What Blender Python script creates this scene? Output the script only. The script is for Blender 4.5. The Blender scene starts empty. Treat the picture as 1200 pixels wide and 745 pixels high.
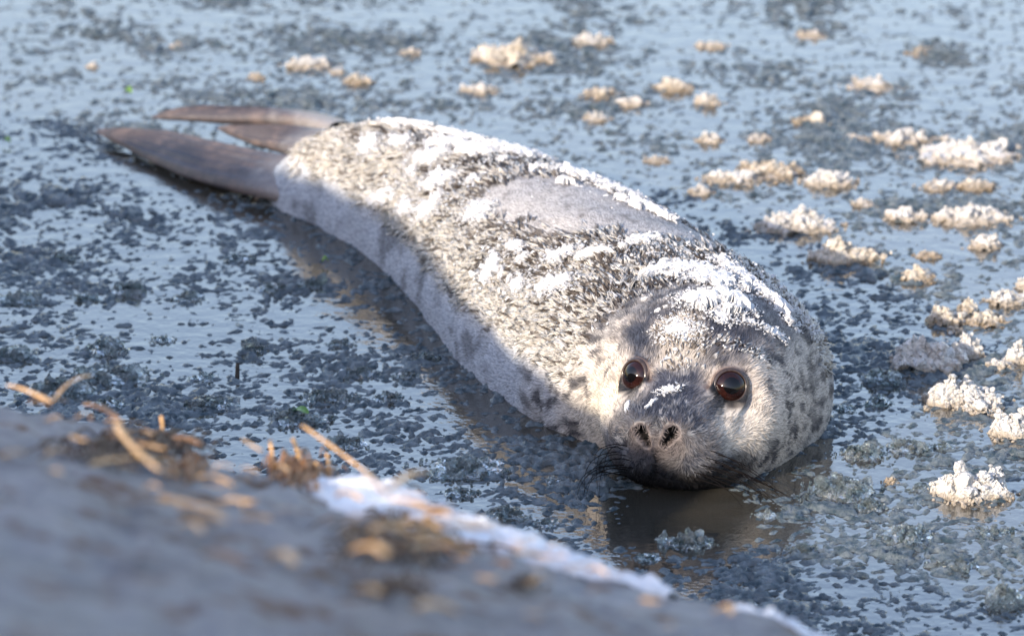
import bpy, math, random
import numpy as np
from mathutils import Vector
from mathutils.bvhtree import BVHTree

# ------------------------------------------------------------------ camera, world, sun, exposure
scene = bpy.context.scene
col = scene.collection
FPX = 6750.0                      # focal length in pixels of the 1200 px wide photograph
CAM_H = 1.545                     # lens above the water
PITCH = math.radians(17.09)

cam_data = bpy.data.cameras.new('camera')
cam = bpy.data.objects.new('camera', cam_data)
col.objects.link(cam)
cam.location = (0, 0, CAM_H)
cam.rotation_euler = (math.pi/2 - PITCH, 0, 0)
cam_data.sensor_width = 36.0
cam_data.lens = FPX/1200*36
cam_data.clip_start = 0.05
cam_data.clip_end = 3000
cam_data.dof.use_dof = True
cam_data.dof.focus_distance = 4.80
cam_data.dof.aperture_fstop = 9.0
scene.camera = cam

SUN_AZ = math.radians(40)         # light travels to the right of straight away from the camera
TAN_E = 0.40
SUN_EL = math.atan(TAN_E)
SD = np.array([math.sin(SUN_AZ), math.cos(SUN_AZ)])      # horizontal travel direction of the sunlight

world = bpy.data.worlds.new('World')
scene.world = world
world.use_nodes = True
wn = world.node_tree.nodes
wn.clear()
sky = wn.new('ShaderNodeTexSky')
sky.sky_type = 'NISHITA'
sky.sun_disc = False
sky.sun_elevation = SUN_EL
sky.sun_rotation = math.pi + SUN_AZ
sky.altitude = 0
sky.air_density = 1.45
sky.dust_density = 1.2
sky.ozone_density = 0.9
bg = wn.new('ShaderNodeBackground')
bg.inputs['Strength'].default_value = 0.132
wo = wn.new('ShaderNodeOutputWorld')
tint = wn.new('ShaderNodeVectorMath'); tint.operation = 'MULTIPLY'      # tints the whole sky a little bluer and less green
tint.inputs[1].default_value = (1.01, 0.96, 1.10)
world.node_tree.links.new(sky.outputs[0], tint.inputs[0])
world.node_tree.links.new(tint.outputs[0], bg.inputs[0])
world.node_tree.links.new(bg.outputs[0], wo.inputs[0])

sun_data = bpy.data.lights.new('sun', 'SUN')
sun_data.energy = 3.1
sun_data.angle = math.radians(0.5)
sun_data.color = (1.0, 0.86, 0.70)
sun = bpy.data.objects.new('sun', sun_data)
col.objects.link(sun)
light_dir = Vector((SD[0]*math.cos(SUN_EL), SD[1]*math.cos(SUN_EL), -math.sin(SUN_EL)))
sun.rotation_euler = light_dir.to_track_quat('-Z', 'Y').to_euler()
sun.location = (-3, -3, 4)

vs = scene.view_settings
vs.view_transform = 'Standard'
vs.look = 'None'
vs.exposure = 1.62
vs.gamma = 1.0
vs.use_curve_mapping = False

rng = np.random.default_rng(7)
random.seed(7)

# ------------------------------------------------------------------ numpy helpers
CP, SP = math.cos(PITCH), math.sin(PITCH)
def ray(px, py):
    u = (px-600.0)/FPX
    v = (372.5-py)/FPX
    d = np.array([u, CP + v*SP, -SP + v*CP])
    return d/np.linalg.norm(d)
def pix_z(px, py, z=0.0):
    d = ray(px, py)
    t = (z-CAM_H)/d[2]
    return np.array([0, 0, CAM_H]) + d*t
def project(P):
    q = P - np.array([0, 0, CAM_H])
    depth = q[..., 1]*CP - q[..., 2]*SP
    up = q[..., 1]*SP + q[..., 2]*CP
    return np.stack([600+FPX*q[..., 0]/depth, 372.5-FPX*up/depth], -1)

def _hash(ix, iy, iz, seed):
    h = (ix.astype(np.int64)*374761393 + iy.astype(np.int64)*668265263 + iz.astype(np.int64)*2147483647 + seed*974634777) & 0xFFFFFFFF
    h = ((h ^ (h >> 13))*1274126177) & 0xFFFFFFFF
    h = ((h ^ (h >> 15))*2246822519) & 0xFFFFFFFF
    return (h ^ (h >> 16)) & 0xFFFFFFFF
def gnoise(P, seed=0):
    """gradient noise, roughly -1..1, any (n,3) or (n,2) array"""
    P = np.asarray(P, float)
    if P.shape[-1] == 2:
        i = np.floor(P).astype(np.int64); f = P-i
        w = f*f*f*(f*(f*6-15)+10)
        out = 0
        for dx in (0, 1):
            for dy in (0, 1):
                a = _hash(i[:, 0]+dx, i[:, 1]+dy, np.zeros_like(i[:, 0]), seed)*(2*math.pi/4294967296.0)
                g = np.cos(a)*(f[:, 0]-dx)+np.sin(a)*(f[:, 1]-dy)
                out = out + g*(w[:, 0] if dx else 1-w[:, 0])*(w[:, 1] if dy else 1-w[:, 1])
        return out*1.5
    i = np.floor(P).astype(np.int64); f = P-i
    w = f*f*f*(f*(f*6-15)+10)
    out = 0
    for dx in (0, 1):
        for dy in (0, 1):
            for dz in (0, 1):
                h = _hash(i[:, 0]+dx, i[:, 1]+dy, i[:, 2]+dz, seed)
                a = (h & 0xFFFF)*(2*math.pi/65536.0); zc = ((h >> 16) & 0xFFFF)/32768.0-1
                r = np.sqrt(np.maximum(0, 1-zc*zc))
                g = r*np.cos(a)*(f[:, 0]-dx)+r*np.sin(a)*(f[:, 1]-dy)+zc*(f[:, 2]-dz)
                out = out + g*(w[:, 0] if dx else 1-w[:, 0])*(w[:, 1] if dy else 1-w[:, 1])*(w[:, 2] if dz else 1-w[:, 2])
    return out*1.5
def fbm(P, octaves=4, seed=0, gain=0.5):
    out = 0; a = 1.0; Q = np.asarray(P, float)
    for k in range(octaves):
        out = out + a*gnoise(Q, seed+k*17)
        a *= gain; Q = Q*2.03+11.3
    return out
def sstep(x, a, b):
    t = np.clip((x-a)/(b-a), 0, 1)
    return t*t*(3-2*t)
def lerp(a, b, t):
    return a+(b-a)*t
def mixc(c, d, t):
    return c*(1-t[:, None]) + np.asarray(d)[None, :]*t[:, None]

def mesh_np(name, V, F, mat=None, smooth=True, colors=None, attrs=None):
    V = np.asarray(V, np.float32); F = np.asarray(F, np.int32)
    me = bpy.data.meshes.new(name)
    n, k = F.shape
    me.vertices.add(len(V)); me.vertices.foreach_set('co', V.ravel())
    me.loops.add(n*k); me.loops.foreach_set('vertex_index', F.ravel())
    me.polygons.add(n)
    me.polygons.foreach_set('loop_start', np.arange(0, n*k, k, dtype=np.int32))
    me.polygons.foreach_set('use_smooth', np.full(n, smooth, bool))
    if colors is not None:
        a = me.attributes.new('Col', 'FLOAT_COLOR', 'POINT')
        c = np.ones((len(V), 4), np.float32); c[:, :3] = colors
        a.data.foreach_set('color', c.ravel())
    for nm, val in (attrs or {}).items():
        a = me.attributes.new(nm, 'FLOAT', 'POINT')
        a.data.foreach_set('value', np.asarray(val, np.float32))
    me.update(calc_edges=True)
    me.validate()
    if mat: me.materials.append(mat)
    return me
def link(name, me, parent=None, loc=None):
    o = bpy.data.objects.new(name, me)
    col.objects.link(o)
    if parent: o.parent = parent
    if loc is not None: o.location = loc
    return o
def tag(o, label=None, cat=None, group=None, kind=None):
    if label: o['label'] = label
    if cat: o['category'] = cat
    if group: o['group'] = group
    if kind: o['kind'] = kind
    return o
def grid_faces(nr, nc, wrap=False):
    i = np.arange(nr-1)[:, None]; j = np.arange(nc if wrap else nc-1)[None, :]
    a = i*nc+j; b = i*nc+(j+1) % nc; c = (i+1)*nc+(j+1) % nc; d = (i+1)*nc+j
    return np.stack([a, b, c, d], -1).reshape(-1, 4)
def compact(V, F, *arrs):
    used = np.zeros(len(V), bool); used[F.ravel()] = True
    m = np.cumsum(used)-1
    return (V[used], m[F]) + tuple(a[used] for a in arrs)
def vnormals(V, F):
    N = np.zeros_like(V)
    n = np.cross(V[F[:, 2]]-V[F[:, 0]], V[F[:, 3 if F.shape[1] == 4 else 1]]-V[F[:, 1 if F.shape[1] == 4 else 0]])
    for k in range(F.shape[1]):
        np.add.at(N, F[:, k], n)
    return N/np.maximum(np.linalg.norm(N, axis=1), 1e-12)[:, None]
def poly_dist(P, pts):
    """distance of (n,k) points to a polyline"""
    best = np.full(len(P), 1e9)
    pts = np.asarray(pts, float)
    for a, b in zip(pts[:-1], pts[1:]):
        ab = b-a
        t = np.clip(((P-a)@ab)/max(ab@ab, 1e-12), 0, 1)
        best = np.minimum(best, np.linalg.norm(P-(a+t[:, None]*ab), axis=1))
    return best

# ------------------------------------------------------------------ materials
def new_mat(name):
    m = bpy.data.materials.new(name); m.use_nodes = True
    nt = m.node_tree
    b = nt.nodes['Principled BSDF']
    return m, nt, b
def node(nt, t, **kw):
    n = nt.nodes.new(t)
    for k, v in kw.items(): setattr(n, k, v)
    return n
def noise_node(nt, scale, detail=4, rough=0.55, vec=None, dist=0.0):
    n = node(nt, 'ShaderNodeTexNoise')
    n.inputs['Scale'].default_value = scale; n.inputs['Detail'].default_value = detail
    n.inputs['Roughness'].default_value = rough; n.inputs['Distortion'].default_value = dist
    if vec is not None: nt.links.new(vec, n.inputs['Vector'])
    return n
def ramp(nt, fac, stops):
    r = node(nt, 'ShaderNodeValToRGB')
    e = r.color_ramp.elements
    while len(e) < len(stops): e.new(0.5)
    for x, (p, c) in zip(e, stops):
        x.position = p; x.color = (*c, 1) if len(c) == 3 else c
    nt.links.new(fac, r.inputs[0])
    return r
def geo_pos(nt):
    return node(nt, 'ShaderNodeNewGeometry').outputs['Position']
def bump(nt, b, height, strength, distance):
    n = node(nt, 'ShaderNodeBump')
    n.inputs['Strength'].default_value = strength; n.inputs['Distance'].default_value = distance
    nt.links.new(height, n.inputs['Height']); nt.links.new(n.outputs[0], b.inputs['Normal'])
    return n

def mat_water():
    m, nt, b = new_mat('murky_water')
    p = geo_pos(nt)
    n1 = noise_node(nt, 6, 4, .6, p)
    r = ramp(nt, n1.outputs[0], [(.3, (.022, .022, .018)), (.7, (.045, .040, .032))])
    nt.links.new(r.outputs[0], b.inputs['Base Color'])
    b.inputs['Roughness'].default_value = .05
    b.inputs['IOR'].default_value = 1.95
    n2 = noise_node(nt, 38, 3, .5, p)
    n3 = noise_node(nt, 150, 2, .5, p)
    ad = node(nt, 'ShaderNodeMath', operation='MULTIPLY_ADD')
    nt.links.new(n3.outputs[0], ad.inputs[0]); ad.inputs[1].default_value = .25
    nt.links.new(n2.outputs[0], ad.inputs[2])
    bump(nt, b, ad.outputs[0], .20, .004)
    return m
def mat_slush():
    m, nt, b = new_mat('clear_slush_ice')
    p = geo_pos(nt)
    n1 = noise_node(nt, 90, 4, .6, p)
    r = ramp(nt, n1.outputs[0], [(.35, (.022, .038, .048)), (.70, (.13, .15, .16))])
    nt.links.new(r.outputs[0], b.inputs['Base Color'])
    b.inputs['Roughness'].default_value = .15
    b.inputs['IOR'].default_value = 1.31
    n2 = noise_node(nt, 420, 3, .6, p)
    bump(nt, b, n2.outputs[0], .6, .0025)
    return m
def mat_ice(name, lo, hi, rough=.25, trans=.35, sss=.0):
    m, nt, b = new_mat(name)
    p = geo_pos(nt)
    oi = node(nt, 'ShaderNodeObjectInfo')
    n1 = noise_node(nt, 70, 5, .65, p)
    r = ramp(nt, n1.outputs[0], [(.38, lo), (.62, hi)])
    nt.links.new(r.outputs[0], b.inputs['Base Color'])
    b.inputs['Roughness'].default_value = rough
    b.inputs['IOR'].default_value = 1.31
    b.inputs['Transmission Weight'].default_value = trans
    if sss:
        b.inputs['Subsurface Weight'].default_value = sss
        b.inputs['Subsurface Radius'].default_value = (.012, .012, .012)
        b.inputs['Subsurface Scale'].default_value = 1.0
    v = node(nt, 'ShaderNodeTexVoronoi'); v.inputs['Scale'].default_value = 260
    nt.links.new(p, v.inputs['Vector'])
    n2 = noise_node(nt, 300, 4, .65, p)
    ad = node(nt, 'ShaderNodeMath', operation='ADD')
    nt.links.new(v.outputs['Distance'], ad.inputs[0]); nt.links.new(n2.outputs[0], ad.inputs[1])
    bump(nt, b, ad.outputs[0], .8, .003)
    return m
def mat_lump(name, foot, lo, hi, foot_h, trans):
    """frosty crystals above, browner translucent ice near the waterline"""
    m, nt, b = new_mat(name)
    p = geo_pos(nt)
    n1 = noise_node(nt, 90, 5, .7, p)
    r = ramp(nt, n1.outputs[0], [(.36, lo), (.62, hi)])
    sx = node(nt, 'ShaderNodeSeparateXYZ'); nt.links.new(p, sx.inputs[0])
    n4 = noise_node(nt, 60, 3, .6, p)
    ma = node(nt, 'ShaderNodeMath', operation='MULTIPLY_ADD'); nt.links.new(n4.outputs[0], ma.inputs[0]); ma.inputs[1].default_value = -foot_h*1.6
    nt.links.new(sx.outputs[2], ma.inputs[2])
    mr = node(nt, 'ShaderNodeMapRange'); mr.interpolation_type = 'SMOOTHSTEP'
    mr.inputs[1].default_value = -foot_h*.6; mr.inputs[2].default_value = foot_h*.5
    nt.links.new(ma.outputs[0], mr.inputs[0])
    mx = node(nt, 'ShaderNodeMix', data_type='RGBA')  # browner foot colour blends by height into the paler crystals
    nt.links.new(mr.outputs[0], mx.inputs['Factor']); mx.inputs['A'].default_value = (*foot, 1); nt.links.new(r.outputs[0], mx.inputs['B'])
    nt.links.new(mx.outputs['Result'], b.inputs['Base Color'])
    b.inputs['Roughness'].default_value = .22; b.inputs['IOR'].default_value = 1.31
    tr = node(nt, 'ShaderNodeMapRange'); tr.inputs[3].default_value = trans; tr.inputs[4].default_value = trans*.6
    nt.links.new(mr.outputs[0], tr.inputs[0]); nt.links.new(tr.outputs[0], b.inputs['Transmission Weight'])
    v = node(nt, 'ShaderNodeTexVoronoi'); v.inputs['Scale'].default_value = 330
    nt.links.new(p, v.inputs['Vector'])
    n2 = noise_node(nt, 380, 4, .7, p)
    ad = node(nt, 'ShaderNodeMath', operation='ADD')
    nt.links.new(v.outputs['Distance'], ad.inputs[0]); nt.links.new(n2.outputs[0], ad.inputs[1])
    bump(nt, b, ad.outputs[0], .9, .003)
    return m
def mat_snow(name='frost', lo=(.46, .47, .49), hi=(.66, .66, .66)):
    m, nt, b = new_mat(name)
    p = geo_pos(nt)
    n1 = noise_node(nt, 260, 4, .6, p)
    r = ramp(nt, n1.outputs[0], [(.3, lo), (.65, hi)])
    nt.links.new(r.outputs[0], b.inputs['Base Color'])
    b.inputs['Roughness'].default_value = .55
    n2 = noise_node(nt, 500, 4, .7, p)
    bump(nt, b, n2.outputs[0], .7, .003)
    return m
def mat_col(name, rough=.6, noise=0.0, scale=400, sheen=0.0, spec=.3, bump_d=0.0):
    """base colour from the mesh's own 'Col' attribute (coat pattern)"""
    m, nt, b = new_mat(name)
    a = node(nt, 'ShaderNodeAttribute', attribute_name='Col')
    out = a.outputs['Color']
    if noise:
        n1 = noise_node(nt, scale, 4, .6, geo_pos(nt))
        mr = node(nt, 'ShaderNodeMapRange')
        mr.inputs[1].default_value = .3; mr.inputs[2].default_value = .7
        mr.inputs[3].default_value = 1-noise; mr.inputs[4].default_value = 1+noise
        nt.links.new(n1.outputs[0], mr.inputs[0])
        mx = node(nt, 'ShaderNodeVectorMath', operation='SCALE')
        nt.links.new(out, mx.inputs[0]); nt.links.new(mr.outputs[0], mx.inputs['Scale'])
        out = mx.outputs[0]
        if bump_d: bump(nt, b, n1.outputs[0], .6, bump_d)
    nt.links.new(out, b.inputs['Base Color'])
    b.inputs['Roughness'].default_value = rough
    b.inputs['Specular IOR Level'].default_value = spec
    if sheen:
        b.inputs['Sheen Weight'].default_value = sheen
    return m
def mat_plain(name, c, rough=.5, var=.0, scale=60, **kw):
    m, nt, b = new_mat(name)
    b.inputs['Roughness'].default_value = rough
    if var:
        n1 = noise_node(nt, scale, 4, .6, geo_pos(nt))
        lo = tuple(x*(1-var) for x in c); hi = tuple(min(1, x*(1+var)) for x in c)
        r = ramp(nt, n1.outputs[0], [(.3, lo), (.7, hi)])
        nt.links.new(r.outputs[0], b.inputs['Base Color'])
    else:
        b.inputs['Base Color'].default_value = (*c, 1)
    for k, v in kw.items(): b.inputs[k].default_value = v
    return m
def mat_bank():
    m, nt, b = new_mat('frozen_mud')
    p = geo_pos(nt)
    n1 = noise_node(nt, 9, 6, .65, p)
    r = ramp(nt, n1.outputs[0], [(.28, (.17, .165, .162)), (.48, (.34, .33, .325)), (.7, (.46, .45, .44))])
    n3 = noise_node(nt, 28, 3, .5, p)
    r3 = ramp(nt, n3.outputs[0], [(.55, (0, 0, 0)), (.68, (1, 1, 1))])
    mx = node(nt, 'ShaderNodeMix', data_type='RGBA')
    nt.links.new(r3.outputs[0], mx.inputs['Factor']); nt.links.new(r.outputs[0], mx.inputs['A'])
    mx.inputs['B'].default_value = (.20, .12, .07, 1)
    nt.links.new(mx.outputs['Result'], b.inputs['Base Color'])
    b.inputs['Roughness'].default_value = .75
    n2 = noise_node(nt, 150, 6, .75, p)
    bump(nt, b, n2.outputs[0], 1.0, .007)
    return m

M = dict(
    water=mat_water(), slush=mat_slush(), snow=mat_snow(), crust=mat_snow('snow_crust', (.66, .68, .71), (.86, .87, .88)), bank=mat_bank(),
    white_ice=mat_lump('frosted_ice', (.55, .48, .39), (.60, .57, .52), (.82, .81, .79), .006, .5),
    amber_ice=mat_lump('amber_tinted_ice', (.50, .41, .30), (.60, .52, .41), (.80, .75, .66), .006, .6),
    clear_ice=mat_ice('clear_ice', (.36, .45, .46), (.78, .84, .85), .08, .93),
    skin=mat_col('seal_skin', .45, .18, 300, .0, .35, .0012),
    fur=mat_col('seal_fur', .6, 0, sheen=.0, spec=.15),
)

# ------------------------------------------------------------------ setting: water, bank
def build_water():
    xs = np.concatenate([[-400, -60, -8], np.linspace(-2, 2, 9), [8, 60, 400]])
    ys = np.concatenate([[-400, -60, -8], np.linspace(0, 9, 13), [20, 80, 900]])
    X, Y = np.meshgrid(xs, ys)
    V = np.stack([X.ravel(), Y.ravel(), np.zeros(X.size)], -1)
    o = link('water', mesh_np('water', V, grid_faces(len(ys), len(xs)), M['water']))
    tag(o, 'still grey water skinned with slush around the seal', 'water', kind='structure')
build_water()

# the bank: a gentle slope below an added unseen crest, its shadow set to skim the slope so raised straw is lit.
# towards the left, out of the picture, an added mound is shaped to keep the near water and the seal's lower flank in shade
KQ = np.array([-9., -5.2, -4.01, -3.61, -3.388, -3.05, -2.94, -2.81, -2.75])
KV = np.array([1.60, 1.63, 1.631, 1.631, 1.608, 1.502, 1.476, 1.450, 1.375])
def bank_z(x, y):
    q = x*SD[1]-y*SD[0]; u = x*SD[0]+y*SD[1]
    UC, HC = 1.10, 1.401-TAN_E*1.10
    face = .39 - (.36)*(np.maximum(u, UC)-2.48)
    w = np.exp(-(np.maximum(u-UC, 0)/.14)**2)
    z = np.where(u < UC, HC, face+(HC-(.39-(.36)*(UC-2.48)))*w)
    h = np.interp(q, KQ, KV)-TAN_E*1.9
    d = u-1.9
    md = h - np.where(d > 0, 1.9*(np.sqrt(d*d+.02)-.1414), .25*np.abs(d))
    md = np.where(q < -2.74, md, -1)
    return np.maximum(z, md)
def bank_hit(px, py, dz=0.0):
    d = ray(px, py); t = 2.0
    for _ in range(60):
        p = np.array([0, 0, CAM_H])+d*t
        e = p[2]-dz-bank_z(p[0], p[1])
        t += e*1.6
    return np.array([0, 0, CAM_H])+d*t
edge_px = [(0, 470), (45, 472), (100, 484), (160, 502), (235, 535), (300, 547), (360, 557), (430, 570), (480, 586), (540, 612),
           (600, 632), (660, 650), (720, 668), (800, 692), (870, 714), (940, 732), (990, 746)]
EDGE = [bank_hit(*p)[:2] for p in edge_px]
dl = EDGE[0]-EDGE[6]; dl = dl/np.linalg.norm(dl)
dr = EDGE[-1]-EDGE[-6]; dr = dr/np.linalg.norm(dr)
# beyond the frame the edge wanders on, to the left along the shore and to the right towards the viewer
left_ext = [EDGE[0]+dl*.25+np.array([0, .03]), np.array([-.80, 3.72]), np.array([-1.3, 4.05]), np.array([-2.2, 4.5]), np.array([-5, 5.4]), np.array([-16, 8])]
right_ext = [EDGE[-1]+dr*.12, EDGE[-1]+dr*.4+np.array([.02, -.05]), np.array([.95, 2.2]), np.array([2.4, 1.2]), np.array([6, .3]), np.array([16, -1])]
EDGE_ALL = np.array(left_ext[::-1]+EDGE+right_ext)
def edge_signed(P):
    d = poly_dist(P, EDGE_ALL)
    ye = np.interp(P[:, 0], EDGE_ALL[:, 0], EDGE_ALL[:, 1])
    return np.where(P[:, 1] < ye, d, -d)        # positive inside the bank
def build_bank():
    xs = np.unique(np.concatenate([np.arange(-1.0, .75, .006), np.arange(-2.2, -1.0, .025), np.geomspace(2.2, 12, 30)*-1, np.geomspace(.75, 12, 40)]))
    ys = np.unique(np.concatenate([np.arange(2.45, 4.0, .006), np.arange(.8, 2.45, .025), .8-np.geomspace(.03, 10, 30), np.arange(4.0, 5.4, .025), np.arange(5.4, 8, .08)]))
    X, Y = np.meshgrid(xs, ys); P = np.stack([X.ravel(), Y.ravel()], -1)
    s = edge_signed(P) + .012*fbm(P*14, 3, 5) + .005*gnoise(P*60, 9)
    near = sstep(P[:, 1], .5, 2.0)
    top = bank_z(P[:, 0], P[:, 1]) + (.0085*fbm(P*11, 5, 21, .6)*near + .0035*fbm(P*55, 2, 3)*near) - .004
    rnd = np.clip(s/.05, 0, 1)
    top = top - .010*(1-rnd)**2
    side = np.clip(-s/.10, 0, 1)
    z = np.where(s >= 0, top, lerp(top, -.12, sstep(side, 0, 1)))
    V = np.stack([P[:, 0], P[:, 1], z], -1)
    F = grid_faces(len(ys), len(xs))
    keep = (s[F].max(1) > -.13)
    V, F = compact(V, F[keep])
    o = link('bank', mesh_np('bank', V, F, M['bank']))
    tag(o, 'frozen grey mud bank sloping down to the water', 'bank', kind='structure')
build_bank()

# ------------------------------------------------------------------ the seal
# spine stations from the nose (a = 0) backwards: plan position, widest half width, top, bottom and the height of the widest line
CTRL = np.array([(.118, 4.510), (.140, 4.577), (.158, 4.640), (.1545, 4.722), (.1294, 4.800), (.0698, 4.952), (.0106, 5.107), (-.0564, 5.242), (-.140, 5.350), (-.216, 5.412), (-.255, 5.436)])
def catmull(P, n=60):
    Q = np.vstack([2*P[0]-P[1], P, 2*P[-1]-P[-2]]); out = []
    for i in range(1, len(Q)-2):
        t = np.linspace(0, 1, n, endpoint=False)[:, None]
        a, b, c, d = Q[i-1], Q[i], Q[i+1], Q[i+2]
        out.append(.5*((2*b)+(c-a)*t+(2*a-5*b+4*c-d)*t**2+(3*b-a-3*c+d)*t**3))
    out.append(P[-1:]); return np.vstack(out)
SPINE = catmull(CTRL)
SARC = np.concatenate([[0], np.cumsum(np.linalg.norm(np.diff(SPINE, axis=0), axis=1))])
SLEN = SARC[-1]
#        a     w     top    bot    zc    n
ST = np.array([
    (.000, .000, .056, .056, .056, 2.0),
    (.0008, .0195, .0680, .0440, .0560, 2.1),
    (.003, .0285, .0735, .0340, .053, 2.15),
    (.009, .0370, .0768, .0230, .048, 2.2),
    (.020, .0455, .0800, .0110, .041, 2.2),
    (.040, .0540, .0845, -.004, .036, 2.15),
    (.056, .0600, .0890, -.015, .037, 2.1),
    (.075, .0680, .0985, -.025, .040, 2.1),
    (.095, .0755, .1120, -.032, .041, 2.1),
    (.120, .0836, .1260, -.042, .038, 2.1),
    (.150, .0955, .1345, -.055, .030, 2.1),
    (.185, .1130, .1330, -.07, .022, 2.1),
    (.230, .1262, .1305, -.085, .014, 2.1),
    (.300, .1320, .1325, -.10, .008, 2.1),
    (.400, .1330, .1335, -.11, .004, 2.1),
    (.520, .1225, .1275, -.11, .002, 2.1),
    (.640, .1060, .1200, -.10, .002, 2.1),
    (.760, .0874, .1115, -.09, .004, 2.1),
    (.860, .0689, .1031, -.07, .006, 2.1),
    (.940, .0505, .0870, -.05, .008, 2.1),
    (1.00, .0331, .0580, -.03, .010, 2.1),
    (1.04, .0100, .0250, -.00, .012, 2.1)])
def pchip(x, y, xq):
    h = np.diff(x); dlt = np.diff(y)/h
    m = np.zeros_like(y); m[1:-1] = np.where(dlt[:-1]*dlt[1:] > 0, 2*dlt[:-1]*dlt[1:]/(dlt[:-1]+dlt[1:]+1e-15), 0)
    m[0] = dlt[0]; m[-1] = dlt[-1]
    i = np.clip(np.searchsorted(x, xq)-1, 0, len(h)-1); t = (xq-x[i])/h[i]
    return (y[i]*(2*t**3-3*t**2+1)+h[i]*m[i]*(t**3-2*t**2+t)+y[i+1]*(-2*t**3+3*t**2)+h[i]*m[i+1]*(t**3-t**2))
NSEG = 208
def ring_params(a):
    xi = np.sqrt(a); sx = np.sqrt(ST[:, 0])
    return [pchip(sx, ST[:, k], xi) for k in range(1, 6)]
A = np.concatenate([.000001+.0135*np.linspace(0, 1, 26)**3.2, np.arange(.0140, .13, .0015), np.arange(.13, .26, .003), np.arange(.263, 1.04, .005)])
A = A*(SLEN/1.04) if False else np.minimum(A, SLEN*.999)
def spine_at(a):
    x = np.interp(a, SARC, SPINE[:, 0]); y = np.interp(a, SARC, SPINE[:, 1])
    e = .02
    a0 = np.clip(a-e, 0, SLEN); a1 = np.clip(a+e, 0, SLEN)
    tx = np.interp(a1, SARC, SPINE[:, 0])-np.interp(a0, SARC, SPINE[:, 0])
    ty = np.interp(a1, SARC, SPINE[:, 1])-np.interp(a0, SARC, SPINE[:, 1])
    l = np.hypot(tx, ty)
    return x, y, tx/l, ty/l          # tangent points backwards
def body_grid():
    x, y, tx, ty = spine_at(A)
    w, top, bot, zc, n = ring_params(A)
    ph = np.linspace(0, 2*np.pi, NSEG, endpoint=False)      # 0 = top, pi/2 = the animal's left (camera right)
    s, c = np.sin(ph)[None, :], np.cos(ph)[None, :]
    e = (2/n)[:, None]
    ls = np.sign(s)*np.abs(s)**e*w[:, None]
    hz = np.where(c >= 0, np.abs(c)**e*(top-zc)[:, None], -np.abs(c)**e*(zc-bot)[:, None])
    # lateral vector: seen from the tail looking forward, +lat = to the camera's right
    lx, ly = ty[:, None], -tx[:, None]
    V = np.stack([x[:, None]+lx*ls, y[:, None]+ly*ls, zc[:, None]+hz], -1)
    tang = np.stack([tx, ty, 0*tx], -1)
    return V, np.repeat(A[:, None], NSEG, 1), np.repeat(ph[None, :], len(A), 0), np.repeat(tang[:, None, :], NSEG, 1)
BG, BA, BPH, BT = body_grid()
NR = len(A)
BV = BG.reshape(-1, 3).copy()
BA = BA.ravel(); BPH = BPH.ravel(); BT = BT.reshape(-1, 3)

BF = grid_faces(NR, NSEG, True)

def surf_pixel(px, py, V=None, bvh=None):
    d = ray(px, py)
    loc, nrm, idx, dist = bvh.ray_cast(Vector((0, 0, CAM_H)), Vector(d))
    return (np.array(loc), np.array(nrm)) if loc is not None else (None, None)
def make_bvh(V, F):
    return BVHTree.FromPolygons([tuple(v) for v in V], [tuple(f) for f in F])

bvh0 = make_bvh(BV, BF)
FWD = -np.array([*spine_at(np.array([.03]))[2:]]).ravel(); FWD = np.array([FWD[0], FWD[1], 0.])
LAT = np.array([-FWD[1], FWD[0], 0.])       # camera right
UP = np.array([0, 0, 1.])

# soft anatomy: brow, cheek and muzzle pad volumes, the stop between eyes and muzzle
def bulge(center, radius, amount, dirv=None):
    global BV
    N = vnormals(BV, BF)
    d = np.linalg.norm(BV-center, axis=1)
    w = np.exp(-(d/radius)**2)*amount
    BV = BV + (N if dirv is None else dirv)*w[:, None]
def at(px, py):
    return surf_pixel(px, py, bvh=bvh0)[0]
for (px, py, r, am) in [(733, 540, .018, .006), (822, 545, .020, .007),      # whisker pads
                        (735, 420, .018, .004), (868, 428, .020, .005),      # brows
                        (800, 400, .030, .003),
                        (893, 500, .035, .007), (708, 470, .03, .003),       # cheeks
                        (770, 478, .016, -.002)]:
    p = at(px, py)
    if p is not None: bulge(p, r, am)
bvh0 = make_bvh(BV, BF)

# eyes
EYE_R = .0168
yaw = lambda deg, el: np.array([math.sin(math.radians(deg))*math.cos(math.radians(el)), -math.cos(math.radians(deg))*math.cos(math.radians(el)), math.sin(math.radians(el))])
EYES = []
for (px, py, axis, op) in [(741, 439, yaw(-46, 20), 47), (857, 452, yaw(10, 22), 50)]:
    p = at(px, py)
    c = p - axis*EYE_R*.80
    EYES.append((c, axis, math.radians(op)))
for c, axis, op in EYES:
    v = BV-c; d = np.linalg.norm(v, axis=1)
    m = d < EYE_R*3.2
    vd = v[m]/np.maximum(d[m], 1e-9)[:, None]
    ang = np.arccos(np.clip(vd@axis, -1, 1))
    # rounded almond opening
    opv = op*np.ones_like(ang)
    inside = sstep(-ang, -opv-.05, -opv+.10)
    lid = np.exp(-((ang-opv-.22)/.24)**2)
    tgt = lerp(np.maximum(d[m], EYE_R*1.0), EYE_R*1.10, lid)
    tgt = lerp(tgt, EYE_R*.70, inside)
    near = sstep(-d[m], -EYE_R*3.0, -EYE_R*1.7)
    front = sstep(vd@axis, -.3, .2)
    nd = lerp(d[m], tgt, np.maximum(near*front*lid, inside*front))
    BV[m] = c + vd*nd[:, None]

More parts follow.
